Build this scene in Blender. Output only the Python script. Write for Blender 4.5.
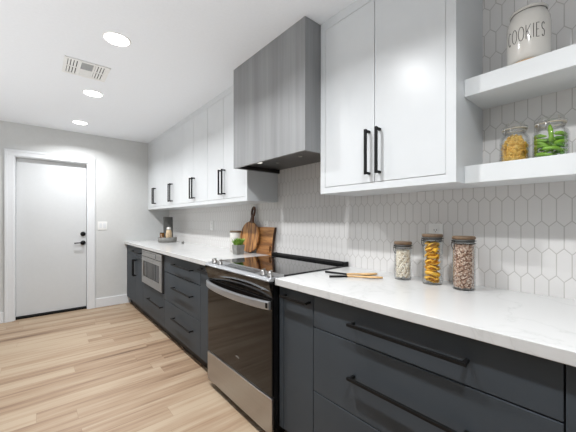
import bpy, bmesh, math, random
from mathutils import Vector, Matrix, Euler
random.seed(7)
for o in list(bpy.data.objects): bpy.data.objects.remove(o, do_unlink=True)
SC = bpy.context.scene
COL = SC.collection
PI = math.pi
FILL_BELOW, SKY_TOP, LAMP_W, CEIL_FILL_W = .5, .15, 18.5, 66.0

# ---------------------------------------------------------------- camera, world, exposure
TH = .7018; FPX = 296.857; CAMH = 1.2317
cam = bpy.data.cameras.new('camera'); camo = bpy.data.objects.new('camera', cam); COL.objects.link(camo)
camo.location = (0, 0, CAMH); camo.rotation_euler = (PI/2, 0, -TH)
cam.sensor_width = 36; cam.lens = FPX/576*36; cam.shift_y = 3.82/576; cam.clip_start = .02
SC.camera = camo
W = bpy.data.worlds.new('world'); SC.world = W; W.use_nodes = True
# daylight outside the open side of the kitchen: sky above, brighter lower half added as ceiling fill
_t = W.node_tree; _bg = _t.nodes['Background']; _tc = _t.nodes.new('ShaderNodeTexCoord'); _sx = _t.nodes.new('ShaderNodeSeparateXYZ')
_mr = _t.nodes.new('ShaderNodeMapRange'); _t.links.new(_tc.outputs['Generated'], _sx.inputs[0]); _t.links.new(_sx.outputs[2], _mr.inputs[0])
_mr.inputs[1].default_value = -.06; _mr.inputs[2].default_value = .04; _mr.inputs[3].default_value = FILL_BELOW; _mr.inputs[4].default_value = SKY_TOP
_t.links.new(_mr.outputs[0], _bg.inputs[1]); _bg.inputs[0].default_value = (.90, .96, 1, 1)
SC.view_settings.view_transform = 'Standard'; SC.view_settings.look = 'None'
SC.view_settings.gamma = 1; SC.view_settings.use_curve_mapping = False
SC.view_settings.exposure = -.17
# unseen fill spots aimed straight up, added to brighten the white ceiling
for _i, (_x, _y) in enumerate(((-1.1, -.3), (-1.1, 1.5), (-1.0, 3.3))):
    _l = bpy.data.lights.new('ceiling_fill_spot', 'SPOT'); _l.energy = CEIL_FILL_W; _l.spot_size = math.radians(150); _l.spot_blend = .6
    _l.shadow_soft_size = .15; _l.color = (.93, .97, 1)
    _o = bpy.data.objects.new('ceiling_fill_spot', _l); COL.objects.link(_o); _o.location = (_x, _y, .6); _o.rotation_euler = (PI, 0, 0)
ZC = 2.4158; XW = 1.6345; YE = 4.9159; ZT = .914

# ---------------------------------------------------------------- colour + materials
def lin(c):
    c = c/255
    return c/12.92 if c <= .04045 else ((c+.055)/1.055)**2.4
def rgb(r, g, b): return (lin(r), lin(g), lin(b), 1)
class NT:
    def __init__(s, name):
        s.m = bpy.data.materials.new(name); s.m.use_nodes = True; s.t = s.m.node_tree; s.n = s.t.nodes
        s.b = s.n['Principled BSDF']; s.out = s.n['Material Output']
    def node(s, ty, **k):
        q = s.n.new(ty)
        for a, v in k.items(): setattr(q, a, v)
        return q
    def link(s, a, b): s.t.links.new(a, b)
    def math(s, op, a, b=0.0, c=None):
        q = s.node('ShaderNodeMath', operation=op)
        for i, v in enumerate((a, b) if c is None else (a, b, c)):
            if isinstance(v, (int, float)): q.inputs[i].default_value = v
            else: s.link(v, q.inputs[i])
        return q.outputs[0]
    def coord(s, scale=(1, 1, 1)):
        tc = s.node('ShaderNodeTexCoord'); mp = s.node('ShaderNodeMapping'); mp.inputs['Scale'].default_value = scale
        s.link(tc.outputs['Object'], mp.inputs['Vector']); return mp.outputs[0]
    def noise(s, vec, scale=5, detail=3, rough=.5):
        q = s.node('ShaderNodeTexNoise'); q.inputs['Scale'].default_value = scale; q.inputs['Detail'].default_value = detail
        q.inputs['Roughness'].default_value = rough; s.link(vec, q.inputs['Vector']); return q.outputs['Fac']
    def ramp(s, fac, stops):
        q = s.node('ShaderNodeValToRGB'); e = q.color_ramp.elements
        while len(e) < len(stops): e.new(.5)
        for i, (p, c) in enumerate(stops): e[i].position = p; e[i].color = c
        s.link(fac, q.inputs[0]); return q.outputs[0]
    def bump(s, h, st=.2, d=.01):
        q = s.node('ShaderNodeBump'); q.inputs['Strength'].default_value = st; q.inputs['Distance'].default_value = d
        s.link(h, q.inputs['Height']); s.link(q.outputs[0], s.b.inputs['Normal'])
    def set(s, col=None, rough=None, metal=None, **k):
        if col is not None:
            if isinstance(col, tuple): s.b.inputs['Base Color'].default_value = col
            else: s.link(col, s.b.inputs['Base Color'])
        if rough is not None: s.b.inputs['Roughness'].default_value = rough
        if metal is not None: s.b.inputs['Metallic'].default_value = metal
        for a, v in k.items(): s.b.inputs[a.replace('_', ' ')].default_value = v
        return s.m
def speck(name, col, rough=.5, metal=0, amt=.04, scale=30, stretch=(1, 1, 1), **k):
    n = NT(name); f = n.noise(n.coord(stretch), scale, 3)
    a = tuple(max(0, c*(1-amt)) for c in col[:3])+(1,); b = tuple(min(1, c*(1+amt)) for c in col[:3])+(1,)
    return n.set(n.ramp(f, [(.3, a), (.7, b)]), rough, metal, **k)
M = {}
M['paint'] = speck('wall_paint', rgb(206, 207, 206), .75, amt=.015)
M['ceil'] = speck('ceiling_paint', rgb(236, 239, 243), .85, amt=.012, scale=60)
M['trim'] = speck('trim_paint', rgb(222, 224, 226), .4, amt=.01)
M['door'] = speck('door_paint', rgb(206, 208, 209), .4, amt=.01)
M['white'] = speck('white_cabinet_paint', rgb(216, 219, 221), .32, amt=.012, scale=8)
M['shelfw'] = speck('white_shelf_paint', rgb(226, 229, 230), .35, amt=.01, scale=8)
M['navy'] = speck('slate_cabinet_paint', rgb(60, 66, 72), .55, amt=.05, scale=6, **{'Specular_IOR_Level': .3})
M['carc'] = speck('dark_carcass', rgb(24, 25, 27), .6)
M['toe'] = speck('dark_toe_kick', rgb(38, 29, 23), .6)
M['black'] = speck('matte_black_metal', rgb(11, 11, 12), .5, 0, **{'Specular_IOR_Level': .25})
M['blackgl'] = speck('black_enamel', rgb(14, 14, 15), .12)
M['glasst'] = speck('black_ceramic_glass', rgb(12, 12, 13), .035, IOR=1.6)
M['oveng'] = speck('dark_oven_glass', rgb(18, 16, 15), .06, IOR=1.42)
M['steel'] = speck('brushed_steel', rgb(176, 174, 172), .32, 1, amt=.06, scale=40, stretch=(1, .05, 8))
M['steell'] = speck('pale_steel', rgb(180, 182, 185), .3, .8, amt=.03, scale=40, stretch=(1, .05, 8))
M['greyd'] = speck('grey_display', rgb(74, 76, 78), .25)
M['plastic'] = speck('white_plastic', rgb(236, 236, 234), .35, amt=.01)
M['slot'] = speck('dark_slots', rgb(40, 40, 40), .6)
M['ventg'] = speck('grey_louvre', rgb(158, 160, 160), .5)
M['ventw'] = speck('white_register', rgb(232, 232, 230), .5)
M['cer'] = speck('cream_glaze', rgb(216, 213, 207), .12, amt=.02, scale=12)
M['cerb'] = speck('raw_clay_foot', rgb(186, 152, 112), .7)
M['ink'] = speck('black_ink', rgb(38, 36, 36), .5)
M['liner'] = speck('hood_liner_steel', rgb(96, 94, 92), .35, .7, scale=50, amt=.1)
M['hooddark'] = speck('hood_inner_black', rgb(22, 21, 20), .5)
M['conc'] = speck('grey_concrete', rgb(132, 131, 127), .85, amt=.18, scale=25)
M['slate'] = speck('grey_slate', rgb(104, 104, 101), .6, amt=.12, scale=14)
M['soil'] = speck('dark_soil', rgb(52, 40, 30), .9, amt=.3)
M['amber'] = speck('amber_glaze', rgb(112, 76, 36), .2, amt=.3, scale=40)
M['bluegl'] = speck('dark_teal_glaze', rgb(46, 62, 70), .25)
M['gold'] = speck('gold_seed_jar', rgb(206, 182, 148), .4, amt=.25, scale=45)
M['rubber'] = speck('pale_gasket', rgb(206, 196, 178), .5)

def mat_floor():
    n = NT('oak_plank_floor'); tc = n.node('ShaderNodeTexCoord'); sx = n.node('ShaderNodeSeparateXYZ'); n.link(tc.outputs['Object'], sx.inputs[0])
    x, y = sx.outputs[0], sx.outputs[1]
    PW, PL = .118, 1.15
    row = n.math('FLOOR', n.math('DIVIDE', y, PW)); fy = n.math('FRACT', n.math('DIVIDE', y, PW))
    wn = n.node('ShaderNodeTexWhiteNoise', noise_dimensions='1D'); n.link(row, wn.inputs['W'])
    xs = n.math('ADD', n.math('DIVIDE', x, PL), wn.outputs['Value'])
    cell = n.math('FLOOR', xs); fx = n.math('FRACT', xs)
    cv = n.node('ShaderNodeCombineXYZ'); n.link(row, cv.inputs[0]); n.link(cell, cv.inputs[1])
    w2 = n.node('ShaderNodeTexWhiteNoise', noise_dimensions='2D'); n.link(cv.outputs[0], w2.inputs['Vector'])
    r = w2.outputs['Value']
    gv = n.node('ShaderNodeCombineXYZ'); n.link(n.math('MULTIPLY', x, .8), gv.inputs[0]); n.link(n.math('MULTIPLY', y, 13), gv.inputs[1]); n.link(n.math('MULTIPLY', r, 37), gv.inputs[2])
    g1 = n.noise(gv.outputs[0], 1.3, 4, .6)
    gv2 = n.node('ShaderNodeCombineXYZ'); n.link(n.math('MULTIPLY', x, 3), gv2.inputs[0]); n.link(n.math('MULTIPLY', y, 90), gv2.inputs[1]); n.link(n.math('MULTIPLY', r, 11), gv2.inputs[2])
    g2 = n.noise(gv2.outputs[0], 1.0, 3, .6)
    f = n.math('ADD', n.math('ADD', n.math('MULTIPLY', r, .36), n.math('MULTIPLY', g1, .95)), n.math('MULTIPLY', g2, .28))
    col = n.ramp(n.math('MULTIPLY', f, .78), [(.34, rgb(90, 70, 54)), (.45, rgb(127, 102, 80)), (.57, rgb(150, 126, 102)), (.74, rgb(168, 149, 126))])
    gap = n.math('MINIMUM', n.math('MULTIPLY', n.math('MINIMUM', fy, n.math('SUBTRACT', 1, fy)), PW), n.math('MULTIPLY', n.math('MINIMUM', fx, n.math('SUBTRACT', 1, fx)), PL))
    ss = n.math('LESS_THAN', gap, .0012)
    mx = n.node('ShaderNodeMix', data_type='RGBA'); n.link(n.math('MULTIPLY', ss, .45), mx.inputs[0]); n.link(col, mx.inputs[6]); mx.inputs[7].default_value = rgb(110, 84, 62)
    n.set(mx.outputs[2], .5); n.bump(g2, .05, .002)
    return n.m
def mat_tile():
    n = NT('white_picket_tile'); tc = n.node('ShaderNodeTexCoord'); sx = n.node('ShaderNodeSeparateXYZ'); n.link(tc.outputs['Object'], sx.inputs[0])
    w, P, k = .047, .113, 1.0
    Hc = (P+k*w/2)/2
    a0 = n.math('ADD', sx.outputs[1], 10*w-.0085); b0 = n.math('ADD', sx.outputs[2], 10*P-1.2715)
    def D(a, b):
        fa = n.math('SUBTRACT', n.math('FRACT', n.math('ADD', n.math('DIVIDE', a, w), .5)), .5)
        fb = n.math('SUBTRACT', n.math('FRACT', n.math('ADD', n.math('DIVIDE', b, 2*P), .5)), .5)
        aa = n.math('ABSOLUTE', n.math('MULTIPLY', fa, w)); bb = n.math('ABSOLUTE', n.math('MULTIPLY', fb, 2*P))
        d1 = n.math('SUBTRACT', aa, w/2)
        d2 = n.math('DIVIDE', n.math('SUBTRACT', n.math('ADD', bb, n.math('MULTIPLY', aa, k)), Hc), math.sqrt(1+k*k))
        return n.math('MAXIMUM', d1, d2)
    d = n.math('MINIMUM', D(a0, b0), D(n.math('ADD', a0, w/2), n.math('ADD', b0, P)))
    mr = n.node('ShaderNodeMapRange'); n.link(d, mr.inputs[0]); mr.inputs[1].default_value = -.0022; mr.inputs[2].default_value = -.0008
    mx = n.node('ShaderNodeMix', data_type='RGBA'); n.link(mr.outputs[0], mx.inputs[0]); mx.inputs[6].default_value = rgb(224, 222, 220); mx.inputs[7].default_value = rgb(190, 187, 183)
    n.set(mx.outputs[2], .2)
    m2 = n.node('ShaderNodeMapRange'); n.link(d, m2.inputs[0]); m2.inputs[1].default_value = -.005; m2.inputs[2].default_value = -.0005; m2.inputs[3].default_value = 1; m2.inputs[4].default_value = 0
    n.bump(m2.outputs[0], .35, .0015)
    return n.m
def mat_quartz():
    n = NT('white_quartz'); c = n.coord()
    d = n.node('ShaderNodeTexNoise'); d.inputs['Scale'].default_value = 2.2; n.link(c, d.inputs['Vector'])
    va = n.node('ShaderNodeVectorMath', operation='MULTIPLY_ADD'); n.link(d.outputs['Color'], va.inputs[0]); va.inputs[1].default_value = (.7, .7, .7); n.link(c, va.inputs[2])
    f = n.noise(va.outputs[0], 2.6, 5, .6)
    v = n.math('ABSOLUTE', n.math('SUBTRACT', f, .5))
    return n.set(n.ramp(v, [(0, rgb(195, 195, 194)), (.008, rgb(202, 202, 201)), (.04, rgb(205, 205, 204))]), .16)
def mat_hood():
    n = NT('grey_limed_wood'); f = n.noise(n.coord((9, 9, .35)), 1.2, 6, .62); g = n.noise(n.coord((60, 60, 1.2)), 1, 3, .6)
    h = n.math('ADD', n.math('MULTIPLY', f, .8), n.math('MULTIPLY', g, .25))
    return n.set(n.ramp(h, [(.3, rgb(124, 125, 126)), (.5, rgb(137, 138, 139)), (.72, rgb(150, 151, 152))]), .5)
def mat_wood(name, stops, sc=(1, 1, 1), nscale=1.0, rough=.45):
    n = NT(name); f = n.noise(n.coord(sc), nscale, 4, .6)
    return n.set(n.ramp(f, stops), rough)
def mat_glass():
    n = NT('clear_glass'); tr = n.node('ShaderNodeBsdfTransparent'); gl = n.node('ShaderNodeBsdfGlossy'); gl.inputs['Roughness'].default_value = .03
    tr.inputs[0].default_value = (.992, .996, .994, 1)
    lw = n.node('ShaderNodeLayerWeight'); lw.inputs['Blend'].default_value = .22
    mr = n.node('ShaderNodeMapRange'); n.link(lw.outputs['Fresnel'], mr.inputs[0]); mr.inputs[3].default_value = .015; mr.inputs[4].default_value = .42
    mx = n.node('ShaderNodeMixShader'); n.link(mr.outputs[0], mx.inputs[0]); n.link(tr.outputs[0], mx.inputs[1]); n.link(gl.outputs[0], mx.inputs[2])
    n.link(mx.outputs[0], n.out.inputs['Surface']); return n.m
def mat_island(name, stops, rough=.5):
    n = NT(name); g = n.node('ShaderNodeNewGeometry')
    return n.set(n.ramp(g.outputs['Random Per Island'], stops), rough)
def mat_emit(name, col, st):
    n = NT(name); n.b.inputs['Base Color'].default_value = col; n.b.inputs['Emission Color'].default_value = col; n.b.inputs['Emission Strength'].default_value = st
    return n.m
M['floor'] = mat_floor(); M['tile'] = mat_tile(); M['quartz'] = mat_quartz(); M['hood'] = mat_hood(); M['glass'] = mat_glass()
M['lens'] = mat_emit('lamp_lens', (1, 1, 1, 1), 9); M['hlens'] = mat_emit('hood_lamp_lens', (1, .97, .9, 1), .9)
M['acacia'] = mat_wood('acacia_stripes', [(.36, rgb(66, 38, 20)), (.43, rgb(104, 62, 32)), (.47, rgb(168, 114, 62)), (.55, rgb(192, 140, 84)), (.59, rgb(96, 56, 30)), (.66, rgb(150, 98, 54))], (1, 17, 1.0), 1.0)
M['walnut'] = mat_wood('walnut_handle', [(.3, rgb(62, 36, 20)), (.7, rgb(104, 64, 36))], (3, 30, 3), 1)
M['olive'] = mat_wood('warm_acacia', [(.3, rgb(88, 54, 30)), (.45, rgb(136, 90, 50)), (.55, rgb(176, 124, 74)), (.68, rgb(202, 152, 98))], (1, 2.0, 15), 1.0)
M['bark'] = speck('bark_edge', rgb(70, 46, 30), .8, amt=.3)
M['beech'] = mat_wood('beech', [(.3, rgb(196, 152, 98)), (.7, rgb(222, 184, 132))], (20, 4, 20), 1)
M['lidwood'] = mat_wood('lid_wood', [(.3, rgb(92, 72, 54)), (.7, rgb(128, 104, 80))], (4, 30, 4), 1)
M['beans'] = mat_island('white_bean', [(0, rgb(190, 168, 138)), (.2, rgb(232, 222, 204)), (.8, rgb(246, 240, 228)), (1, rgb(222, 208, 184))])
M['chick'] = mat_island('brown_seed', [(0, rgb(120, 86, 66)), (.35, rgb(178, 142, 120)), (.7, rgb(206, 178, 158)), (1, rgb(226, 208, 192))])
M['pasta'] = speck('yellow_pasta', rgb(234, 180, 52), .45, amt=.15, scale=60)
M['fus'] = mat_island('small_pasta', [(0, rgb(226, 172, 66)), (.6, rgb(244, 204, 104)), (1, rgb(250, 220, 138))])
M['pep'] = speck('green_pepper', rgb(122, 166, 48), .25, amt=.3, scale=14)
M['pepd'] = speck('deep_green_pepper', rgb(84, 134, 40), .25, amt=.3, scale=14)
M['grass'] = mat_island('plant_green', [(0, rgb(96, 140, 44)), (.5, rgb(144, 184, 72)), (1, rgb(182, 210, 108))])

# ---------------------------------------------------------------- mesh builder
class MB:
    def __init__(s): s.bm = bmesh.new()
    def box(s, x0, x1, y0, y1, z0, z1):
        v = [s.bm.verts.new((x, y, z)) for x in (x0, x1) for y in (y0, y1) for z in (z0, z1)]
        for f in ((0, 1, 3, 2), (4, 6, 7, 5), (0, 4, 5, 1), (2, 3, 7, 6), (0, 2, 6, 4), (1, 5, 7, 3)):
            s.bm.faces.new([v[i] for i in f])
        return s
    def xform(s, mat): bmesh.ops.transform(s.bm, matrix=mat, verts=s.bm.verts[:]); return s
    def lathe(s, cx, cy, prof, n=40, smooth=True):
        rings = []
        for r, z in prof:
            if r < 1e-6: rings.append([s.bm.verts.new((cx, cy, z))])
            else: rings.append([s.bm.verts.new((cx+r*math.cos(2*PI*i/n), cy+r*math.sin(2*PI*i/n), z)) for i in range(n)])
        for A, B in zip(rings, rings[1:]):
            for i in range(n):
                j = (i+1) % n
                a = [A[0]] if len(A) == 1 else [A[i], A[j]]
                b = [B[0]] if len(B) == 1 else [B[j], B[i]]
                if len(a)+len(b) > 2:
                    f = s.bm.faces.new(a+b); f.smooth = smooth
        return s
    def tube(s, pts, r, n=8, closed=False, radii=None):
        pts = [Vector(p) for p in pts]; N = len(pts); rings = []; up = None
        for i, p in enumerate(pts):
            if closed: t = (pts[(i+1) % N]-pts[i-1]).normalized()
            else: t = (pts[min(i+1, N-1)]-pts[max(i-1, 0)]).normalized()
            if up is None:
                up = t.orthogonal().normalized()
            else:
                up = (up-t*up.dot(t)).normalized()
            b = t.cross(up); rr = radii[i] if radii else r
            rings.append([s.bm.verts.new(p+(up*math.cos(2*PI*k/n)+b*math.sin(2*PI*k/n))*rr) for k in range(n)])
        for i in range(N if closed else N-1):
            A, B = rings[i], rings[(i+1) % N]
            for k in range(n):
                f = s.bm.faces.new((A[k], A[(k+1) % n], B[(k+1) % n], B[k])); f.smooth = True
        if not closed:
            s.bm.faces.new(rings[0][::-1]); s.bm.faces.new(rings[-1])
        return s
    def prism(s, pts, f, depth_vec):        # pts 2D polygon, f maps to 3D
        A = [s.bm.verts.new(f(*p)) for p in pts]; B = [s.bm.verts.new(Vector(f(*p))+Vector(depth_vec)) for p in pts]
        s.bm.faces.new(A); s.bm.faces.new(B[::-1])
        for i in range(len(pts)):
            j = (i+1) % len(pts); s.bm.faces.new((A[j], A[i], B[i], B[j]))
        return s
    def ball(s, c, r, sub=1, sc=(1, 1, 1), rot=None):
        m = Matrix.Translation(c) @ (rot.to_matrix().to_4x4() if rot else Matrix()) @ Matrix.Diagonal((sc[0], sc[1], sc[2], 1))
        q = bmesh.ops.create_icosphere(s.bm, subdivisions=sub, radius=r, matrix=m)
        for v in q['verts']:
            for f in v.link_faces: f.smooth = True
        return s
def worldloc(o):
    v = Vector((0, 0, 0))
    while o: v = v+o.location; o = o.parent
    return v
def obj(name, mb, mat, parent=None, loc=None, bev=0, label=None, seg=2, local=False):
    me = bpy.data.meshes.new(name)
    off = worldloc(parent) if parent else Vector(loc or (0, 0, 0))
    if not local: bmesh.ops.transform(mb.bm, matrix=Matrix.Translation(-off), verts=mb.bm.verts[:])
    bmesh.ops.recalc_face_normals(mb.bm, faces=mb.bm.faces[:])
    mb.bm.to_mesh(me); mb.bm.free(); me.materials.append(M[mat] if isinstance(mat, str) else mat)
    o = bpy.data.objects.new(name, me); COL.objects.link(o)
    if parent: o.parent = parent
    elif loc: o.location = loc
    if bev:
        b = o.modifiers.new('bevel', 'BEVEL'); b.width = bev; b.segments = seg; b.limit_method = 'ANGLE'
    if label: o['label'] = label
    return o
def tag(o, label, cat, group=None, kind=None):
    o['label'] = label; o['category'] = cat
    if group: o['group'] = group
    if kind: o['kind'] = kind
    return o
def thing(name, label, cat, loc, group=None):
    o = bpy.data.objects.new(name, None); COL.objects.link(o); o.location = loc; o.empty_display_size = .05
    return tag(o, label, cat, group)
def struct(name, mb, mat, bev=0, parent=None):
    o = obj(name, mb, mat, parent, bev=bev)
    if not parent: o['kind'] = 'structure'
    return o
def copy_tree(o, loc=None, label=None, parent=None):
    c = o.copy(); COL.objects.link(c); c.parent = parent
    if loc: c.location = loc
    if label: c['label'] = label
    for ch in list(o.children): copy_tree(ch, parent=c)
    return c

# ---------------------------------------------------------------- structure
XL, YB = -2.7, -2.6
struct('floor', MB().box(XL-.1, XW+.1, YB, YE+.3, -.05, 0), 'floor')
struct('ceiling', MB().box(XL-.1, XW+.1, YB, YE+.3, ZC, ZC+.1), 'ceil')
struct('wall_right', MB().box(XW, XW+.1, YB, YE+.1, 0, ZC), 'tile')
DX0, DX1, DZ = -.214, .538, 2.012
struct('wall_end', MB().box(XL, DX0, YE, YE+.12, 0, ZC).box(DX1, XW, YE, YE+.12, 0, ZC).box(DX0, DX1, YE, YE+.12, DZ, ZC), 'paint')
struct('wall_left', MB().box(XL-.1, XL, YB, YE+.12, 0, ZC), 'paint')
struct('baseboard_end', MB().box(.625, 1.062, YE-.014, YE, 0, .127).box(XL, -.305, YE-.014, YE, 0, .127), 'trim', .003)
# door casing with a stepped profile and the jamb behind it
cs = MB()
for (a, b) in ((DX0-.089, DX0), (DX1, DX1+.085)):
    cs.box(a, b, YE-.016, YE, 0, DZ+.0)
    cs.box(a+.006 if a < 0 else b-.03, a+.03 if a < 0 else b-.006, YE-.022, YE-.016, 0, DZ+.05)
cs.box(DX0-.089, DX1+.085, YE-.016, YE, DZ, DZ+.077).box(DX0-.08, DX1+.08, YE-.022, YE-.016, DZ+.05, DZ+.072)
struct('trim_1', cs, 'trim', .002)
jb = MB().box(DX0, DX0+.012, YE, YE+.12, 0, DZ).box(DX1-.012, DX1, YE, YE+.12, 0, DZ).box(DX0+.012, DX1-.012, YE, YE+.12, DZ-.012, DZ)
struct('trim_2', jb, 'trim')
struct('trim_3', MB().box(DX0+.012, DX1-.012, YE+.03, YE+.115, 0, .022), 'black')
dr = struct('door_1', MB().box(DX0+.015, DX1-.015, YE+.062, YE+.1, .03, DZ-.015), 'door', .002)
dk = MB().lathe(0, 0, [(0, 0), (.03, 0), (.031, .006), (.029, .014), (.012, .016), (0, .016)], 24)
dk.xform(Matrix.Translation((.486, YE+.062, 1.037)) @ Matrix.Rotation(PI/2, 4, 'X'))
obj('deadbolt', dk, 'black', dr)
dh = MB().lathe(0, 0, [(0, 0), (.03, 0), (.031, .006), (.028, .012), (.011, .014), (.010, .05), (0, .05)], 24)
dh.xform(Matrix.Translation((.486, YE+.062, .915)) @ Matrix.Rotation(PI/2, 4, 'X'))
dh.tube([(.486, YE+.018, .915), (.45, YE+.015, .917), (.41, YE+.017, .916), (.385, YE+.02, .914)], .007, 8)
obj('door_handle', dh, 'black', dr)

# ---------------------------------------------------------------- ceiling lamps and vent
LG = 'recessed downlights in the kitchen ceiling'
def downlight(y, label):
    t = thing('recessed_downlight', label, 'ceiling light', (.4, y, ZC), LG)
    obj('trim_ring', MB().lathe(.4, y, [(.0725, ZC-.001), (.0735, ZC-.006), (.080, ZC-.005), (.083, ZC-.001)], 40), 'plastic', t)
    obj('lamp_lens', MB().lathe(.4, y, [(0, ZC-.004), (.0715, ZC-.004), (.072, ZC-.001), (0, ZC-.0005)], 40), 'lens', t)
    L = bpy.data.lights.new('lamp_light', 'AREA'); L.shape = 'DISK'; L.size = .09; L.spread = math.radians(143); L.energy = LAMP_W; L.color = (.97, .985, 1)
    lo = bpy.data.objects.new('lamp_light', L); COL.objects.link(lo); lo.parent = t; lo.location = (0, 0, -.009)
downlight(2.21, 'recessed round ceiling downlight nearest the grey range hood, brightest of the row')
downlight(3.30, 'recessed round ceiling downlight just beyond the white air vent, middle of the visible row')
downlight(4.39, 'recessed round ceiling downlight nearest the white door and end wall')
downlight(1.12, 'recessed round ceiling downlight above and left of the frame, over the range front')
downlight(.02, 'recessed round ceiling downlight directly over the camera, out of the frame')
vt = thing('ceiling_vent', 'square white ceiling air register with grey louvres between downlights', 'air vent', (.295, 2.81, ZC))
vx0, vx1, vy0, vy1 = .15, .44, 2.665, 2.955
fr = MB().box(vx0, vx1, vy0, vy0+.022, ZC-.008, ZC-.0005).box(vx0, vx1, vy1-.022, vy1, ZC-.008, ZC-.0005)
fr.box(vx0, vx0+.022, vy0+.022, vy1-.022, ZC-.008, ZC-.0005).box(vx1-.022, vx1, vy0+.022, vy1-.022, ZC-.008, ZC-.0005)
fr.box(vx0+.095, vx0+.107, vy0+.022, vy1-.022, ZC-.008, ZC-.0005).box(vx1-.107, vx1-.095, vy0+.022, vy1-.022, ZC-.008, ZC-.0005)
fr.box(vx0+.022, vx0+.095, 2.805, 2.815, ZC-.008, ZC-.0005).box(vx1-.095, vx1-.022, 2.805, 2.815, ZC-.008, ZC-.0005)
obj('frame', fr, 'ventw', vt, bev=.001)
obj('backing', MB().box(vx0+.022, vx1-.022, vy0+.022, vy1-.022, ZC-.0016, ZC-.0006), 'slot', vt)
lv = MB()
for i in range(4):
    for (xa, xb) in ((vx0+.024, vx0+.094), (vx1-.094, vx1-.024)):
        x = xa+.002+i*.019
        for (ya, yb) in ((vy0+.024, 2.804), (2.816, vy1-.024)): lv.box(x, x+.0125, ya, yb, ZC-.007, ZC-.002)
lv.bm.free()
for (xa, xb) in ((vx0+.024, vx0+.094), (vx1-.094, vx1-.024)):
    q = MB()
    for i in range(4):
        for (ya, yb) in ((vy0+.024, 2.804), (2.816, vy1-.024)): q.box(xa+.002+i*.019, xa+.0145+i*.019, ya, yb, ZC-.007, ZC-.002)
    obj('louvre', q, 'ventw', vt, label='white side louvre blades')
lv = MB(); lw_ = MB()
for i in range(9):
    y = 2.816+i*.0135-.003; lw_.box(vx0+.108, vx1-.108, y, y+.0115, ZC-.007, ZC-.002)
for i in range(9):
    y = vy0+.024+i*.0135; lv.box(vx0+.108, vx1-.108, y, y+.0125, ZC-.006, ZC-.002)
obj('louvre', lv, 'ventg', vt, label='grey centre louvre blades'); obj('louvre', lw_, 'ventw', vt, label='white centre louvre blades')

# ---------------------------------------------------------------- base cabinets
XF = 1.02; CB = .8777; TOEZ = .10; XT = 1.075; G = .0015
def pull_h(y0, y1, z, parent, x=None):
    x = XF if x is None else x
    m = MB().box(x-.042, x-.030, y0, y1, z-.006, z+.006)
    for yy in (y0+.004, y1-.016): m.box(x-.03, x, yy, yy+.012, z-.005, z+.005)
    return obj('handle', m, 'black', parent, bev=.001)
def pull_v(y, z0, z1, parent, x):
    m = MB().box(x-.042, x-.03, y-.0065, y+.0065, z0, z1)
    for zz in (z0+.002, z1-.014): m.box(x-.03, x, y-.006, y+.006, zz, zz+.012)
    return obj('handle', m, 'black', parent, bev=.001)
def front(nm, y0, y1, z0, z1, parent): return obj(nm, MB().box(XF, XF+.019, y0+G, y1-G, z0+G, z1-G), 'navy', parent, bev=.0016)
def base(name, label, y0, y1, opening=None):
    t = thing(name, label, 'cabinet', (1.32, (y0+y1)/2, 0))
    m = MB()
    if opening:
        m.box(XF+.02, XW-.002, y0+.001, y1-.001, TOEZ, opening[0]).box(XF+.02, XW-.002, y0+.001, y0+.018, opening[0], CB-.001).box(XF+.02, XW-.002, y1-.018, y1-.001, opening[0], CB-.001)
    else: m.box(XF+.02, XW-.002, y0+.001, y1-.001, TOEZ, CB-.001)
    obj('body', m, 'carc', t)
    obj('toe_kick', MB().box(XT, XT+.02, y0+.001, y1-.001, 0, TOEZ-.001), 'toe', t)
    return t
# far end cabinet: drawer over a pair of doors
t = base('base_cabinet', 'slate grey base cabinet with doors under a shallow drawer, against the end wall', 4.035, 4.912)
obj('filler', MB().box(XF, XF+.019, 4.85, 4.912, TOEZ, CB-.012), 'navy', t)
d = front('drawer', 4.035, 4.85, .752, CB-.008, t); pull_h(4.09, 4.52, .803, d)
d = front('door', 4.40, 4.85, TOEZ, .75, t); pull_v(4.43, .475, .695, d, XF)
d = front('door', 4.035, 4.40, TOEZ, .75, t); pull_v(4.37, .475, .695, d, XF)
t = base('microwave_cabinet', 'slate grey base cabinet holding the microwave over one drawer', 3.218, 4.034, (.45,))
d = front('drawer', 3.218, 4.034, TOEZ, .445, t); pull_h(3.25, 3.75, .306, d)
t = base('drawer_cabinet', 'slate grey three drawer base cabinet between the microwave and the range', 2.312, 3.217)
for z0, z1, hz in ((.695, CB-.008, .80), (.40, .692, .576), (TOEZ, .397, .28)):
    d = front('drawer', 2.312, 3.217, z0, z1, t); pull_h(2.455, 2.915, hz, d)
t = base('pullout_cabinet', 'narrow slate grey pull-out cabinet left of the range', 2.089, 2.311)
d = front('door', 2.089, 2.311, TOEZ, CB-.008, t); pull_h(2.11, 2.29, .835, d)
t = base('pullout_cabinet', 'narrow slate grey pull-out cabinet right of the range', 1.018, 1.277)
obj('filler', MB().box(XF-.002, XF+.019, 1.243, 1.277, TOEZ, CB-.008), 'navy', t, bev=.0016)
d = front('door', 1.018, 1.242, TOEZ, CB-.008, t); pull_h(1.03, 1.232, .828, d)
t = base('drawer_cabinet', 'wide slate grey drawer base cabinet in the foreground with long black pulls', .122, 1.017)
for z0, z1, hz in ((.716, CB-.008, .796), (.408, .714, .573), (TOEZ, .406, .29)):
    d = front('drawer', .122, 1.017, z0, z1, t); pull_h(.334, .785, hz, d)
t = base('base_cabinet', 'slate grey base cabinet cut off by the right edge of the photo', -.62, .121)
d = front('door', -.62, .121, TOEZ, CB-.008, t)

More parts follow.
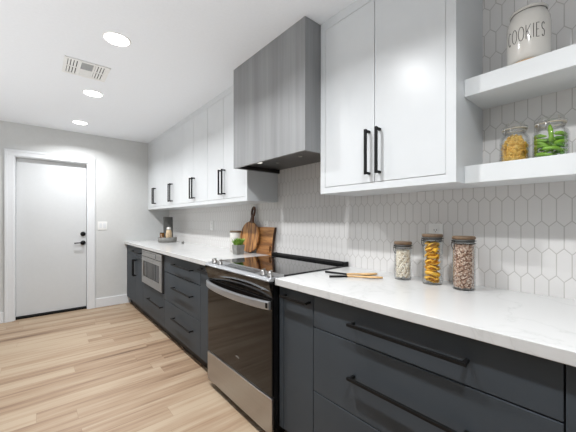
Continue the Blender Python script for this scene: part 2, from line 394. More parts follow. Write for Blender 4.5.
# worktops
tag(obj('countertop', MB().box(.987, XW-.001, 2.087, YE-.001, CB, ZT), 'quartz', loc=(1.31, 3.5, CB), bev=.002), 'long white quartz countertop from the range to the end wall', 'countertop')
tag(obj('countertop', MB().box(.987, XW-.001, -.65, 1.279, CB, ZT), 'quartz', loc=(1.31, .31, CB), bev=.002), 'white quartz countertop in the foreground holding three glass jars', 'countertop')

# microwave drawer
t = thing('microwave_oven', 'stainless steel built-in drawer microwave with a small dark window', 'microwave', (1.3, 3.63, .46))
y0, y1 = 3.244, 4.012
obj('body', MB().box(1.045, 1.5, y0+.002, y1-.002, .458, .868), 'carc', t)
obj('control_strip', MB().box(1.0, 1.042, y0, y1, .79, .862), 'steel', t, bev=.002)
obj('control_panel', MB().box(.9985, 1.0, y0+.2, y0+.215, .80, .85).box(.9985, 1.0, y0+.22, y1-.05, .842, .846), 'greyd', t)
fr = MB().box(1.0, 1.042, y0, y1, .462, .545).box(1.0, 1.042, y0, y1, .735, .784).box(1.0, 1.042, y0, y0+.085, .545, .735).box(1.0, 1.042, y1-.06, y1, .545, .735)
dd = obj('drawer_front', fr, 'steel', t)
obj('window', MB().box(1.006, 1.03, y0+.085, y1-.06, .545, .735), 'oveng', dd)
for a_ in (y0+.235, y1-.2): obj('window_frame', MB().box(1.0025, 1.006, a_, a_+.015, .55, .73), 'greyd', dd)

# ---------------------------------------------------------------- range
RY0, RY1 = 1.284, 2.083; RX = .980
t = thing('range', 'black and stainless steel slide-in electric range with glass cooktop', 'oven', (1.3, 1.683, 0))
obj('body', MB().box(.985, XW-.004, RY0, RY1, .045, .905), 'blackgl', t)
for yy in (RY0+.05, RY1-.05):
    for xx in (1.06, 1.55): obj('foot', MB().lathe(xx, yy, [(0, 0), (.018, 0), (.018, .01), (.012, .045), (0, .045)], 16), 'black', t)
ct = obj('cooktop', MB().box(1.06, 1.575, RY0-.001, RY1+.001, .905, .9225), 'glasst', t, bev=.002)
m = MB()
for i in range(4): m.box(1.577+i*.0135, 1.586+i*.0135, RY0+.003, RY1-.003, .905, .936+.002*i)
m.box(1.577, 1.628, RY0, RY0+.012, .905, .945).box(1.577, 1.628, RY1-.012, RY1, .905, .945)
obj('rear_vent', m, 'black', t, bev=.001)
# sloping control panel (profile in x,z swept along y)
m = MB().prism([(.948, .897), (.949, .903), (.970, .916), (1.058, .925), (1.058, .89)], lambda x, z: (x, RY0, z), (0, RY1-RY0, 0))
cp = obj('control_panel', m, 'steell', t, bev=.0015)
m = MB().prism([(.982, .9195), (.982, .9205), (1.034, .9255), (1.034, .9240)], lambda x, z: (x, 1.47, z), (0, .37, 0))
obj('display', m, 'greyd', cp)
for yy in (1.99, 1.905, 1.385, 1.318):
    k = MB().lathe(0, 0, [(0, 0), (.019, 0), (.019, .004), (.0165, .006), (.0155, .024), (.013, .027), (0, .027)], 24)
    k.box(-.0155, .0155, -.004, .004, .02, .032)
    k.xform(Matrix.Translation((.985, yy, .9195)) @ Matrix.Rotation(-.1, 4, 'Y'))
    obj('knob', k, 'steel', t)
m = MB().prism([(.952, .896), (.956, .872), (.968, .840), (.975, .805), (.9845, .80), (.9845, .896)], lambda x, z: (x, RY0+.002, z), (0, RY1-RY0-.004, 0))
obj('front_fascia', m, 'oveng', t, bev=.002)
m = MB().box(RX-.006, .9845, RY0+.004, RY1-.004, .262, .795)
dd = obj('oven_door', m, 'oveng', t, bev=.003)
m = MB().box(RX-.0068, RX-.006, 1.63, 1.67, .356, .3615)
m.prism([(1.638, .353), (1.650, .366), (1.655, .366), (1.643, .353)], lambda y, z: (RX-.0068, y, z), (.0008, 0, 0))
obj('badge', m, 'steell', dd)
# bowed strap handle
m = MB(); A = []; N = 24
for i in range(N+1):
    s = i/N; y = RY0+.012+s*(RY1-RY0-.024); bow = .046*(1-(2*s-1)**2)**.8
    A.append((RX-.020-bow, y))
vs = []
for x, y in A:
    vs.append([m.bm.verts.new((x+dx, y, z)) for dx, z in ((0, .742), (-.003, .748), (-.003, .781), (0, .787), (.012, .787), (.012, .742))])
for a, b in zip(vs, vs[1:]):
    for k in range(6): m.bm.faces.new((a[k], a[(k+1) % 6], b[(k+1) % 6], b[k]))
m.bm.faces.new(vs[0]); m.bm.faces.new(vs[-1][::-1])
hd = obj('handle', m, 'steell', dd)
for yy in (RY0+.018, RY1-.048): obj('handle_bracket', MB().box(RX-.030 if yy < 1.5 else RX-.026, RX-.006, yy, yy+.03, .75, .779), 'black', hd, bev=.002)
obj('drawer', MB().box(RX-.008, .9845, RY0+.003, RY1-.003, .052, .254), 'steel', t, bev=.002)

# ---------------------------------------------------------------- upper cabinets
XU = 1.3138; ZU = 1.3881
def upper(label, y0, y1, ya, yb, ym, zt=2.362):
    t = thing('wall_cabinet', label, 'cabinet', (XW-.001, (y0+y1)/2, ZU), 'white wall cabinets')
    X2 = XW-.001; zt2 = ZC-.001
    b = MB().box(XU+.026, X2, y0, y1, ZU, zt2)
    obj('body', b, 'white', t)
    single = ya-y0 < .004 and y1-yb < .004
    f = MB().box(XU, XU+.026, y0, y1, ZU, 1.4235)
    (f if not single else None) and f.box(XU, XU+.026, y0, y1, zt, zt2)
    if single: obj('face_frame', MB().box(XU, XU+.026, y0, y1, zt, zt2), 'white', t)
    if ya-y0 > .004: f.box(XU, XU+.026, y0, ya, 1.4235, zt)
    if y1-yb > .004: f.box(XU, XU+.026, yb, y1, 1.4235, zt)
    obj('face_frame', f, 'white', t)
    g = .0016
    for (a, c, hy) in ((ya, ym, ym-.032), (ym, yb, ym+.030)):
        d = obj('door', MB().box(XU+.0005, XU+.02, a+g, c-g, 1.4235+g*1.6, zt-g), 'white', t, bev=.0012)
        pull_v(hy, 1.463, 1.693, d, XU)
    return t
upper('white two-door wall cabinet in the foreground, between hood and open shelves', .4851, 1.2477, .525, 1.212, .871)
upper('white two-door wall cabinet touching the left side of the range hood', 2.0728, 2.8125, 2.118, 2.8125, 2.476)
upper('white two-door wall cabinet, second to the left from the range hood', 2.8135, 3.5025, 2.8135, 3.5025, 3.160)
upper('white two-door wall cabinet, third to the left from the range hood', 3.5035, 4.192, 3.5035, 4.192, 3.855)
upper('white two-door wall cabinet in the corner by the end wall', 4.193, 4.914, 4.193, 4.88, 4.545)

# range hood
HY0, HY1, HX, HZ = 1.2505, 2.0705, 1.1869, 1.6375
t = thing('range_hood', 'tall boxy grey stained wood range hood rising to the ceiling', 'range hood', (1.41, 1.66, HZ))
m = MB().box(HX, HX+.02, HY0, HY1, HZ, ZC-.001).box(HX+.02, XW-.001, HY0, HY0+.02, HZ, ZC-.001).box(HX+.02, XW-.001, HY1-.02, HY1, HZ, ZC-.001)
obj('hood_casing', m, 'hood', t)
ln = obj('liner', MB().box(HX+.0205, XW-.002, HY0+.0205, HY1-.0205, HZ+.032, HZ+.05), 'liner', t)
lr = MB().box(HX+.0205, HX+.026, HY0+.021, HY1-.021, HZ+.002, HZ+.032).box(HX+.026, XW-.002, HY1-.026, HY1-.0205, HZ+.002, HZ+.032).box(HX+.026, XW-.002, HY0+.0205, HY0+.026, HZ+.002, HZ+.032)
obj('liner_rim', lr, 'hooddark', ln)
for xx, yy in ((1.30, 1.88), (1.27, 1.60), (1.27, 1.36)):
    obj('hood_lamp', MB().lathe(xx, yy, [(0, HZ+.0285), (.02, HZ+.0285), (.026, HZ+.032), (0, HZ+.033)], 24), 'hlens', ln)
for xx, yy in ((1.40, 1.78), (1.38, 1.50)):
    obj('control_button', MB().lathe(xx, yy, [(0, HZ+.026), (.012, HZ+.026), (.014, HZ+.032), (0, HZ+.033)], 16), 'steel', ln)

# open shelves
SX = 1.3997; SY1 = .4841; SY0 = -.75
tag(obj('floating_shelf', MB().box(SX, XW-.001, SY0, SY1, 1.758, 1.832), 'shelfw', loc=(1.52, -.13, 1.758), bev=.0015), 'thick white floating shelf carrying the cream cookie jar', 'shelf', 'white open shelves')
tag(obj('floating_shelf', MB().box(SX, XW-.001, SY0, SY1, 1.3875, 1.4612), 'shelfw', loc=(1.52, -.13, 1.3875), bev=.0015), 'thick white floating shelf carrying two clip-top glass jars', 'shelf', 'white open shelves')

# ---------------------------------------------------------------- outlets and switch
def outlet(y, z, label, h=.118, w=.074):
    t = thing('wall_outlet', label, 'outlet', (XW, y, z), 'outlets in the tiled backsplash')
    obj('cover_plate', MB().box(XW-.006, XW-.0005, y-w/2, y+w/2, z-h/2, z+h/2), 'plastic', t, bev=.002)
    for dz in (.024, -.024):
        s = obj('socket', MB().box(XW-.0085, XW-.006, y-.016, y+.016, z+dz-.014, z+dz+.014), 'plastic', t, bev=.004)
        obj('slot', MB().box(XW-.009, XW-.0085, y-.008, y-.0055, z+dz-.003, z+dz+.007).box(XW-.009, XW-.0085, y+.0055, y+.008, z+dz-.003, z+dz+.006).box(XW-.009, XW-.0085, y-.002, y+.002, z+dz-.01, z+dz-.006), 'slot', s)
outlet(.703, 1.152, 'pale outlet on the tile behind the yellow pasta jar')
outlet(2.245, 1.165, 'pale outlet partly hidden behind the wooden cutting boards')
outlet(3.37, 1.163, 'pale outlet on the tile under the far wall cabinets')
t = thing('light_switch', 'white double rocker light switch beside the white door', 'light switch', (.71, YE, 1.15))
obj('cover_plate', MB().box(.652, .768, YE-.006, YE-.0005, 1.09, 1.208), 'plastic', t, bev=.002)
for x in (.687, .733): obj('rocker', MB().box(x-.016, x+.016, YE-.009, YE-.006, 1.117, 1.182), 'trim', t, bev=.002)

# ---------------------------------------------------------------- counter jars
def ring_pts(cx, cy, r, z, n=40): return [(cx+r*math.cos(2*PI*i/n), cy+r*math.sin(2*PI*i/n), z) for i in range(n)]
def clip_jar(label, cx, cy, z0, r, ztop, lid='lidwood', group='wood lidded glass storage jars on the countertop'):
    t = thing('glass_jar', label, 'jar', (cx, cy, z0), group)
    zb = ztop-.030
    out = [(0, z0), (r-.006, z0), (r-.001, z0+.004), (r, z0+.012), (r, zb-.014), (r-.005, zb-.006), (r-.006, zb)]
    inn = [(r-.009, zb), (r-.009, zb-.006), (r-.0035, zb-.015), (r-.0035, z0+.012), (r-.007, z0+.006), (0, z0+.006)]
    obj('glass_body', MB().lathe(cx, cy, out+inn, 48), 'glass', t)
    ld = obj('lid', MB().lathe(cx, cy, [(0, ztop-.014), (r-.001, ztop-.014), (r, ztop-.012), (r, ztop-.003), (r-.002, ztop), (0, ztop)], 48), lid, t)
    obj('gasket', MB().lathe(cx, cy, [(0, zb+.001), (r-.005, zb+.001), (r-.004, zb+.005), (r-.003, zb+.015), (0, zb+.0155)], 48), 'slate', ld)
    w = MB().tube(ring_pts(cx, cy, r+.0005, zb-.003), .0016, 6, True).tube(ring_pts(cx, cy, r+.0012, zb+.009), .0018, 6, True)
    a = math.atan2(-cy, -cx)-.9
    def P(da, rr, z): return (cx+rr*math.cos(a+da), cy+rr*math.sin(a+da), z)
    for q in (-.16, .16): w.tube([P(q, r+.002, zb+.010), P(q, r+.008, zb), P(q*1.1, r+.006, zb-.018), P(q*.5, r+.003, zb-.03)], .0014, 6)
    w.tube([P(-.08, r+.003, zb-.03), P(.08, r+.003, zb-.03)], .0014, 6)
    obj('wire_bail', w, 'black', t)
    return t
def fill(name, cx, cy, z0, z1, r, n, br, sc, mat, label, cat, seed, core):
    rnd = random.Random(seed); m = MB()
    m.lathe(cx, cy, [(0, z0+br), (r-br*3.0, z0+br), (r-br*3.0, z1-br*1.6), (0, z1-br*.6)], 20)
    for i in range(n):
        a = i*2.399963; top = i % 6 == 0
        if top: rr = (r-br*1.3)*math.sqrt(rnd.random()); z = z1-rnd.random()*br
        else: rr = r-br*1.25; z = z0+br+(z1-z0-1.6*br)*(i+rnd.random())/n
        m.ball((cx+rr*math.cos(a), cy+rr*math.sin(a), z), br, 1, sc, Euler((rnd.random()*6, rnd.random()*6, rnd.random()*6)))
    return tag(obj(name, m, mat, loc=(cx, cy, z0)), label, cat, kind='stuff')
J1 = (1.50, .819, .0455); J2 = (1.505, .666, .048); J3 = (1.495, .520, .0475)
clip_jar('shortest glass jar of pale beans with a wooden lid', J1[0], J1[1], ZT, J1[2], 1.115)
fill('white_beans', J1[0], J1[1], ZT+.006, 1.068, J1[2]-.004, 420, .0078, (1, .66, .62), 'beans', 'small white beans filling the shortest jar', 'beans', 3, None)
clip_jar('tall glass jar of yellow pasta, middle of three on the countertop', J2[0], J2[1], ZT, J2[2], 1.161)
clip_jar('tall glass jar of small brown seeds, rightmost on the countertop', J3[0], J3[1], ZT, J3[2], 1.157)
fill('brown_seeds', J3[0], J3[1], ZT+.006, 1.118, J3[2]-.004, 1300, .0046, (1, .85, .8), 'chick', 'speckled pinkish brown seeds filling the rightmost countertop jar', 'seeds', 5, None)

# yellow pasta pieces: curled ribbed shells
def pasta_mesh():
    m = MB(); R = []; nu, nv = 22, 16
    for i in range(nu):
        u = i/(nu-1); row = []
        L = (u-.5)*.05; rad = .0150*math.sin(PI*(.14+.72*u))**.45
        for j in range(nv):
            v = j/(nv-1); a = -2.45+4.9*v; rr = rad*(1+.06*math.cos(j*PI))*(1-.25*abs(v-.5))
            row.append(m.bm.verts.new((L, rr*math.sin(a), -rr*math.cos(a)+.004*math.cos(u*PI))))
        R.append(row)
    for i in range(nu-1):
        for j in range(nv-1):
            f = m.bm.faces.new((R[i][j], R[i+1][j], R[i+1][j+1], R[i][j+1])); f.smooth = True
    return m
pm = obj('pasta_shell', pasta_mesh(), 'pasta', loc=(J2[0], J2[1], 1.0), local=True)
sol = pm.modifiers.new('solid', 'SOLIDIFY'); sol.thickness = .0018
tag(pm, 'large yellow ribbed pasta shell packed in the middle countertop jar', 'pasta', 'yellow pasta shells in the middle jar')
rnd = random.Random(11); first = True
for lay in range(7):
    for k in range(5):
        a = k*2*PI/5+lay*.63+math.atan2(-J2[1], -J2[0]); rr = .0225
        o = pm if first else pm.copy()
        if not first: COL.objects.link(o)
        first = False
        o.location = (J2[0]+rr*math.cos(a), J2[1]+rr*math.sin(a), ZT+.024+lay*.0285+rnd.uniform(-.002, .002)); o.rotation_mode = 'XYZ'
        o.rotation_euler = (rnd.uniform(.1, 2.6), rnd.uniform(-.5, .5), a+PI/2+rnd.uniform(-.3, .3)); o.scale = (.74, .94, .94)

# ---------------------------------------------------------------- jars on the lower shelf
def fido(label, cx, cy, z0, r, ztop):
    t = thing('glass_jar', label, 'jar', (cx, cy, z0), 'clip-top glass jars on the lower shelf')
    H = ztop-z0
    out = [(0, z0+.001), (r-.008, z0+.001), (r-.002, z0+.005), (r, z0+.014), (r, z0+H*.58), (r-.004, z0+H*.66), (r-.013, z0+H*.74), (r-.015, z0+H*.80), (r-.011, z0+H*.81), (r-.011, z0+H*.84)]
    inn = [(r-.018, z0+H*.84), (r-.018, z0+H*.74), (r-.007, z0+H*.65), (r-.004, z0+H*.56), (r-.004, z0+.014), (r-.01, z0+.007), (0, z0+.007)]
    obj('glass_body', MB().lathe(cx, cy, out+inn, 48), 'glass', t)
    zl = z0+H*.855
    ld = obj('lid', MB().lathe(cx, cy, [(0, zl), (r-.010, zl), (r-.008, zl+.004), (r-.009, zl+.008), (r-.016, zl+.013), (r-.019, ztop), (r-.023, ztop), (r-.026, zl+.012), (0, zl+.010)], 48), 'glass', t)
    obj('gasket', MB().lathe(cx, cy, [(r-.018, zl-.003), (r-.008, zl-.003), (r-.008, zl-.0005), (r-.018, zl-.0005), (r-.018, zl-.003)], 48), 'rubber', ld)
    w = MB().tube(ring_pts(cx, cy, r-.0125, z0+H*.785), .0013, 6, True)
    w.tube(ring_pts(cx, cy, r-.0075, zl+.006), .0013, 6, True)
    a = math.atan2(-cy, -cx)-.45
    def P(da, rr, z): return (cx+rr*math.cos(a+da), cy+rr*math.sin(a+da), z)
    for q in (-.22, .22): w.tube([P(q, r-.007, zl+.005), P(q, r+.001, zl-.004), P(q*1.05, r+.001, z0+H*.74), P(q*.8, r+.0015, z0+H*.64)], .0013, 6)
    w.tube([P(-.18, r+.0015, z0+H*.64), P(.18, r+.0015, z0+H*.64)], .0013, 6)
    obj('wire_bail', w, 'steel', t)
    return t
F1 = (1.50, .331, .0505); F2 = (1.50, .219, .055); ZS = 1.4617
fido('clip-top glass jar of small yellow pasta on the lower shelf', F1[0], F1[1], ZS, F1[2], 1.626)
fido('clip-top glass jar of green peppers on the lower shelf', F2[0], F2[1], ZS, F2[2], 1.622)
m = MB(); rnd = random.Random(4)
for i in range(300):
    a = rnd.random()*2*PI; q = rnd.random(); z = ZS+.014+q*.100; rr = (F1[2]-.0125)*(1 if rnd.random() < .75 else math.sqrt(rnd.random()))
    if q > .62: rr *= 1-(q-.62)*1.7
    d = Euler((rnd.random()*6, rnd.random()*6, rnd.random()*6)).to_matrix(); c = Vector((F1[0]+rr*math.cos(a), F1[1]+rr*math.sin(a), z))
    m.tube([c+d @ Vector(((k-4.5)*.0016, .0036*math.cos(k*1.2), .0036*math.sin(k*1.2))) for k in range(10)], .0017, 5)
m.lathe(F1[0], F1[1], [(0, ZS+.010), (.030, ZS+.010), (.030, ZS+.065), (.012, ZS+.095), (0, ZS+.097)], 20)
tag(obj('spiral_pasta', m, 'fus', loc=(F1[0], F1[1], ZS+.008)), 'small golden spiral pasta heaped inside the shelf jar', 'pasta', kind='stuff')
def pepper(R, half, mat, wob, straight=False):
    """a slim pod curled along the inside of the jar wall; origin on the jar's axis (straight: origin at its foot)"""
    pts = []; rad = []; N = 18
    for i in range(N+1):
        q = i/N; a = (2*q-1)*half
        if straight: pts.append((.004*math.sin(q*2.6), .002*math.sin(q*5), q*.072))
        else: pts.append((.0425*math.cos(a), .0425*math.sin(a), wob*math.sin(q*4)))
        e = min(1, q/.12)**.5*min(1, (1-q)/.3)**.6
        rad.append(max(.0006, R*e*(1+.07*math.sin(i*1.7))))
    o = obj('green_pepper', MB().tube(pts, R, 12, radii=rad), mat, loc=(0, 0, 0))
    p0, p1 = Vector(pts[0]), Vector(pts[1]); d = (p0-p1).normalized()
    obj('stem', MB().tube([p0-d*.002, p0+d*.003, p0+d*.006], .0014, 6), 'pepd', o)
    return o
pa = pepper(.0074, .84, 'pep', .004); pb = pepper(.0068, .80, 'pepd', -.004); k = 0
af = math.atan2(-F2[1], -F2[0]); rnd = random.Random(21)
PG = 'green peppers in the shelf jar'
tag(pa, 'slim bright green pepper curled inside the shelf jar', 'pepper', PG); tag(pb, 'slim dark green pepper curled inside the shelf jar', 'pepper', PG)
for lay in range(6):
    for j in range(3):
        src = pb if k % 4 == 0 else pa
        o = src if k in (0, 1) else copy_tree(src)
        a = af+PI/3+j*2*PI/3+(0 if lay > 2 else .9*lay+.4)
        o.location = (F2[0], F2[1], ZS+.0175+lay*.0140)
        o.rotation_euler = (rnd.uniform(-.16, .16), rnd.uniform(-.08, .08), a)
        k += 1
for j in range(4):      # a few lie across the middle of the pile
    o = copy_tree(pa, (F2[0]+(.0, .012, -.012, .004)[j]-.030*math.cos(af+j), F2[1]-.030*math.sin(af+j), ZS+.020+j*.019), 'slim bright green pepper lying across the middle of the shelf jar')
    o.rotation_euler = (.2, .1, af+j); o.scale = (.7, .62, .9)
up = pepper(.0078, 0, 'pep', 0, True)
tag(up, 'bright green pepper standing upright at the front of the shelf jar', 'pepper', PG)
up.location = (F2[0]+.040*math.cos(af), F2[1]+.040*math.sin(af), ZS+.058); up.rotation_euler = (0, -.12, af)

# cookie jar
CX, CY, CR = 1.474, .281, .0690; ZJ = 1.833
t = thing('cookie_jar', 'cream ceramic cookie jar lettered COOKIES on the upper shelf', 'jar', (CX, CY, ZJ))
obj('jar_body', MB().lathe(CX, CY, [(0, ZJ+.008), (CR-.008, ZJ+.008), (CR-.002, ZJ+.016), (CR, ZJ+.03), (CR, ZJ+.150), (CR-.003, ZJ+.172), (CR-.009, ZJ+.188), (CR-.0125, ZJ+.194), (CR-.0135, ZJ+.200), (0, ZJ+.200)], 64), 'cer', t)
obj('foot_ring', MB().lathe(CX, CY, [(0, ZJ), (CR-.010, ZJ), (CR-.007, ZJ+.0078), (0, ZJ+.0079)], 48), 'cerb', t, label='unglazed tan foot')
ld = obj('lid', MB().lathe(CX, CY, [(0, ZJ+.2005), (CR-.013, ZJ+.2005), (CR-.010, ZJ+.203), (CR-.0095, ZJ+.209), (CR-.012, ZJ+.213), (CR-.02, ZJ+.215), (0, ZJ+.217)], 64), 'cer', t)
obj('rim_line', MB().tube(ring_pts(CX, CY, CR-.0128, ZJ+.2003, 60), .0007, 6, True), 'ink', t)
def arc(cx, cy, rx, ry, a0, a1, n=14): return [(cx+rx*math.cos(a0+(a1-a0)*i/n), cy+ry*math.sin(a0+(a1-a0)*i/n)) for i in range(n+1)]
GL = {'C': [arc(.55, .5, .45, .5, .9, 2*PI-.9)], 'O': [arc(.5, .5, .46, .5, 0, 2*PI, 22)],
      'K': [[(.1, 0), (.1, 1)], [(.9, 1), (.12, .45)], [(.3, .6), (.95, 0)]], 'I': [[(.5, 0), (.5, 1)]],
      'E': [[(.85, 1), (.15, 1), (.15, 0), (.85, 0)], [(.15, .52), (.7, .52)]],
      'S': [arc(.5, .75, .34, .25, .5, PI*1.5, 10)+arc(.5, .25, .34, .25, PI/2, -PI+.5, 10)[1:]]}
m = MB(); ac = math.atan2(-CY, -CX); pos = ac-1.08; LH = .052; zc0 = 1.912
for ch, w in zip('COOKIES', (.0165, .019, .019, .017, .006, .013, .014)):
    for pl in GL[ch]:
        P = []
        for (p0, p1) in zip(pl, pl[1:]):
            for s in (0, .5): P.append((p0[0]+(p1[0]-p0[0])*s, p0[1]+(p1[1]-p0[1])*s))
        P.append(pl[-1])
        m.tube([(CX+(CR+.0003)*math.cos(pos+x*w/CR), CY+(CR+.0003)*math.sin(pos+x*w/CR), zc0+y*LH) for x, y in P], .00105, 5)
    pos += (w+.0038)/CR
obj('lettering', m, 'ink', t, label='thin black hand-drawn capitals reading COOKIES')

# ---------------------------------------------------------------- cutting boards, canister, plant
def lean(m, x0, z0, ang, roll=0, yc=0):
    m.xform(Matrix.Translation((x0, yc, z0)) @ Matrix.Rotation(ang, 4, 'Y') @ Matrix.Rotation(roll, 4, 'X'))
# local frame: board in y-z plane, bottom at z=0, thickness along x
t = thing('cutting_board', 'round striped wooden paddle board with a looped handle leaning on the tile', 'cutting board', (1.55, 2.45, ZT), 'wooden boards leaning on the backsplash')
pts = []; 
for i in range(41):
    a = -PI/2-.0+2*PI*i/40; 
    if abs(((a-PI/2+PI) % (2*PI))-PI) > .2: pts.append((.158*math.cos(a), .150+.150*math.sin(a)))
bd = [(y, z) for y, z in pts[:-1]]
m = MB().prism(bd, lambda y, z: (0, y, z), (.018, 0, 0)); lean(m, 1.555, ZT+.004, .10, .12, 2.465)
body = obj('board', m, 'acacia', t, bev=.003)
# handle: neck and loop
m = MB(); N = 28; ins = []; outs = []
for i in range(N):
    a = -PI/2+2*PI*i/N; oy = .030*math.cos(a); oz = .397+.052*math.sin(a)
    outs.append((oy, oz)); ins.append((.016*math.cos(a), .397+.034*math.sin(a)))
for x in (0, .018):
    pass
V = [[m.bm.verts.new((x, y, z)) for (y, z) in L] for x in (0, .018) for L in (outs, ins)]
for i in range(N):
    j = (i+1) % N
    m.bm.faces.new((V[0][i], V[0][j], V[1][j], V[1][i])); m.bm.faces.new((V[2][j], V[2][i], V[3][i], V[3][j]))
    m.bm.faces.new((V[0][j], V[0][i], V[2][i], V[2][j])); m.bm.faces.new((V[1][i], V[1][j], V[3][j], V[3][i]))
m.prism([(-.045, .285), (.045, .285), (.022, .31), (.015, .355), (-.015, .355), (-.022, .31)], lambda y, z: (0, y, z), (.018, 0, 0))
lean(m, 1.555, ZT+.004, .10, .12, 2.465)
obj('handle', m, 'walnut', t, bev=.002)
t = thing('cutting_board', 'rectangular wooden board with a finger slot and bark edge beside the range', 'cutting board', (1.59, 2.2, ZT), 'wooden boards leaning on the backsplash')
# board with slot: polygon with bridge
rim = [(.135, 0), (-.105, .002), (-.110, .06), (-.109, .12), (-.114, .18), (-.126, .25), (.0, .252), (.135, .248)]
sy, sz = -.078, .055
def ray_out(a):
    d = (math.cos(a), math.sin(a)); best = None
    for i in range(len(rim)):
        (ay, az), (by, bz) = rim[i], rim[(i+1) % len(rim)]; ey, ez = by-ay, bz-az; den = d[0]*ez-d[1]*ey
        if abs(den) < 1e-9: continue
        tt = ((ay-sy)*ez-(az-sz)*ey)/den; uu = ((ay-sy)*d[1]-(az-sz)*d[0])/den
        if tt > 0 and -1e-6 <= uu <= 1+1e-6 and (best is None or tt < best): best = tt
    return (sy+d[0]*best, sz+d[1]*best)
angs = sorted([2*PI*i/32 for i in range(32)]+[math.atan2(z-sz, y-sy) % (2*PI) for y, z in rim])
m = MB(); RV = []
for x in (0, .018):
    RV.append([m.bm.verts.new((x, *ray_out(a))) for a in angs]); RV.append([m.bm.verts.new((x, sy+.017*math.cos(a), sz+.030*math.sin(a))) for a in angs])
for i in range(len(angs)):
    j = (i+1) % len(angs)
    for A, B in ((0, 1), (1, 3), (3, 2), (2, 0)): m.bm.faces.new((RV[A][i], RV[A][j], RV[B][j], RV[B][i]))
lean(m, 1.588, ZT+.001, .09, 0, 2.212)
obj('board', m, 'olive', t)
e_ = [(-.105, .004), (-.110, .06), (-.109, .12), (-.114, .18), (-.126, .249)]
m = MB().prism([(y-.003, z) for y, z in e_]+[(y+.004, z) for y, z in e_[::-1]], lambda y, z: (-.0006, y, z), (.0192, 0, 0))
lean(m, 1.588, ZT+.001, .09, 0, 2.212)
obj('bark_edge', m, 'bark', t, label='dark bark edge')

t = thing('canister', 'white ceramic canister with a wooden lid behind the potted plant', 'canister', (1.545, 2.655, ZT))
cr = .058
obj('canister_body', MB().lathe(1.545, 2.655, [(0, ZT), (cr-.004, ZT), (cr, ZT+.005), (cr, ZT+.185), (cr-.004, ZT+.19), (0, ZT+.19)], 40), 'cer', t)
obj('lid', MB().lathe(1.545, 2.655, [(0, ZT+.1905), (cr+.001, ZT+.1905), (cr+.001, ZT+.203), (cr-.003, ZT+.207), (0, ZT+.207)], 40), 'lidwood', t)
t = thing('potted_plant', 'small green grassy plant in a square grey concrete pot', 'plant', (1.42, 2.39, ZT))
m = MB(); a, b, h = .036, .044, .088
O = [[m.bm.verts.new((1.42+s*x, 2.39+s*y, z)) for x, y in ((-1, -1), (1, -1), (1, 1), (-1, 1))] for s, z in ((a, ZT), (b, ZT+h), (b-.006, ZT+h), (a-.002, ZT+.02))]
for A, B in zip(O, O[1:]):
    for i in range(4): m.bm.faces.new((A[i], A[(i+1) % 4], B[(i+1) % 4], B[i]))
m.bm.faces.new(O[0]); m.bm.faces.new(O[3])
obj('pot', m, 'conc', t, bev=.002)
obj('soil', MB().box(1.385, 1.455, 2.355, 2.425, ZT+.06, ZT+.076), 'soil', t)
m = MB(); rnd = random.Random(9)
for i in range(260):
    bx, by = 1.42+rnd.uniform(-.03, .03), 2.39+rnd.uniform(-.03, .03); an = rnd.random()*2*PI; ln_ = rnd.uniform(.05, .105); sp = rnd.uniform(.01, .065)
    p = [Vector((bx+math.cos(an)*sp*s*s, by+math.sin(an)*sp*s*s, ZT+.075+ln_*(s-.25*s*s))) for s in (0, .35, .7, 1)]
    side = Vector((-math.sin(an), math.cos(an), 0)); wd = (.0018, .0042, .0036, .0005)
    L = [m.bm.verts.new(q-side*w) for q, w in zip(p, wd)]; R = [m.bm.verts.new(q+side*w) for q, w in zip(p, wd)]
    for k in range(3): m.bm.faces.new((L[k], L[k+1], R[k+1], R[k]))
obj('foliage', m, 'grass', t)

# tray group by the end wall
TX, TY = 1.43, 4.37
tag(obj('round_tray', MB().lathe(TX, TY, [(0, ZT), (.118, ZT), (.124, ZT+.006), (.128, ZT+.068), (.120, ZT+.068), (.116, ZT+.014), (0, ZT+.014)], 48), 'conc', loc=(TX, TY, ZT)), 'round grey stone tray on the far countertop', 'tray')
t = thing('condiment_cup', 'small dark amber cup at the left inside the round tray', 'cup', (1.375, 4.435, ZT+.0145))
obj('cup_body', MB().lathe(1.375, 4.435, [(0, ZT+.0145), (.024, ZT+.0145), (.029, ZT+.03), (.03, ZT+.125), (.026, ZT+.125), (.025, ZT+.03), (0, ZT+.025)], 24), 'amber', t)
obj('rim', MB().lathe(1.375, 4.435, [(.0258, ZT+.1255), (.0305, ZT+.1255), (.0305, ZT+.133), (.0258, ZT+.133), (.0258, ZT+.1255)], 24), 'black', t)
t = thing('pasta_jar', 'cream jar with a pale lid at the right inside the round tray', 'jar', (1.435, 4.33, ZT+.0145))
obj('jar_body', MB().lathe(1.435, 4.33, [(0, ZT+.0145), (.038, ZT+.0145), (.042, ZT+.03), (.042, ZT+.12), (.033, ZT+.165), (.027, ZT+.175), (0, ZT+.175)], 28), 'gold', t)
obj('lid', MB().lathe(1.435, 4.33, [(0, ZT+.1755), (.029, ZT+.1755), (.03, ZT+.195), (.026, ZT+.212), (0, ZT+.214)], 28), 'cer', t)
tag(obj('bottle', MB().lathe(1.445, 4.445, [(0, ZT+.0145), (.024, ZT+.0145), (.026, ZT+.03), (.026, ZT+.13), (.014, ZT+.165), (.011, ZT+.2), (0, ZT+.2)], 24), 'bluegl', loc=(1.445, 4.445, ZT+.0145)), 'dark teal bottle at the back of the round tray', 'bottle')
m = MB().prism([(1.44, 0), (1.575, 0), (1.575, .36), (1.44, .36)], lambda x, z: (x, 4.56, ZT+z), (0, .02, 0))
m.xform(Matrix.Translation((0, 4.56, ZT)) @ Matrix.Rotation(-.05, 4, 'X') @ Matrix.Translation((0, -4.56, -ZT)))
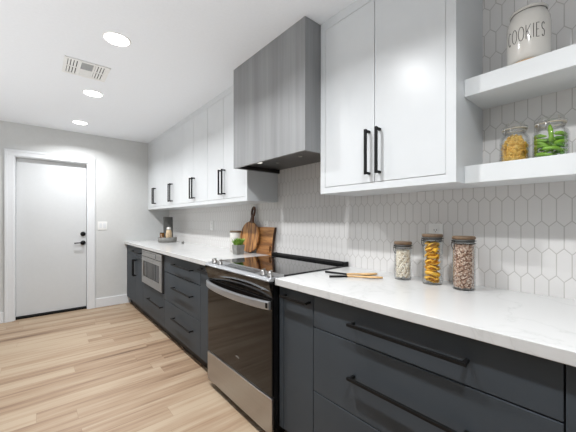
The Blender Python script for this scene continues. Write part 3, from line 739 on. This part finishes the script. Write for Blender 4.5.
m.xform(Matrix.Translation((0, 0, .001)))
tag(obj('serving_slab', m, 'slate', loc=(1.505, 4.57, ZT), bev=.003), 'upright grey stone slab standing behind the round tray', 'serving board')
tag(obj('pinch_pot', MB().lathe(1.5, 3.97, [(0, ZT), (.014, ZT), (.018, ZT+.03), (.015, ZT+.03), (.012, ZT+.006), (0, ZT+.006)], 20), 'conc', loc=(1.5, 3.97, ZT)), 'tiny grey pinch pot to the right of the round tray', 'pot')

# wooden servers with black handles
def server(name, label, p0, pm_, p1, bowl, grp='wood and black serving utensils'):
    p0, pm_, p1 = Vector(p0), Vector(pm_), Vector(p1)
    t = thing(name, label, 'utensil', (pm_.x, pm_.y, ZT), grp)
    d = (p1-pm_).normalized(); s = Vector((-d.y, d.x, 0)); Lw = (p1-pm_).length
    obj('handle', MB().tube([p0, p0.lerp(pm_, .5), pm_+d*.004], .006, 10, radii=[.0062, .0058, .0052]), 'black', t)
    m = MB(); prev = None; rings = []
    for i in range(15):
        q = i/14; w = .005 if q < .35 else (.005+bowl*math.sin(PI*min(1, (q-.35)/.65*.93+.02))); c = pm_+d*Lw*q
        hgt = .006
        dip = 0 if bowl < .012 else -.003*math.sin(PI*max(0, (q-.35)/.65))
        rings.append([m.bm.verts.new(c+s*w*u+Vector((0, 0, z+dip*(1-abs(u))))) for u, z in ((-1, 0), (-.5, hgt), (.5, hgt), (1, 0), (.5, -hgt*.6), (-.5, -hgt*.6))])
    for A, B in zip(rings, rings[1:]):
        for k in range(6): f = m.bm.faces.new((A[k], A[(k+1) % 6], B[(k+1) % 6], B[k])); f.smooth = True
    m.bm.faces.new(rings[0]); m.bm.faces.new(rings[-1])
    obj('blade', m, 'beech', t)
z = ZT+.0068
server('wooden_spoon', 'wooden spoon with a black handle lying nearest the backsplash', (1.322, 1.215, z), (1.350, 1.078, z), (1.492, .972, z), .021)
server('wooden_spatula', 'slim wooden spatula with a black handle lying nearest the counter edge', (1.226, 1.098, z), (1.303, 1.040, z), (1.414, .886, z), .011)
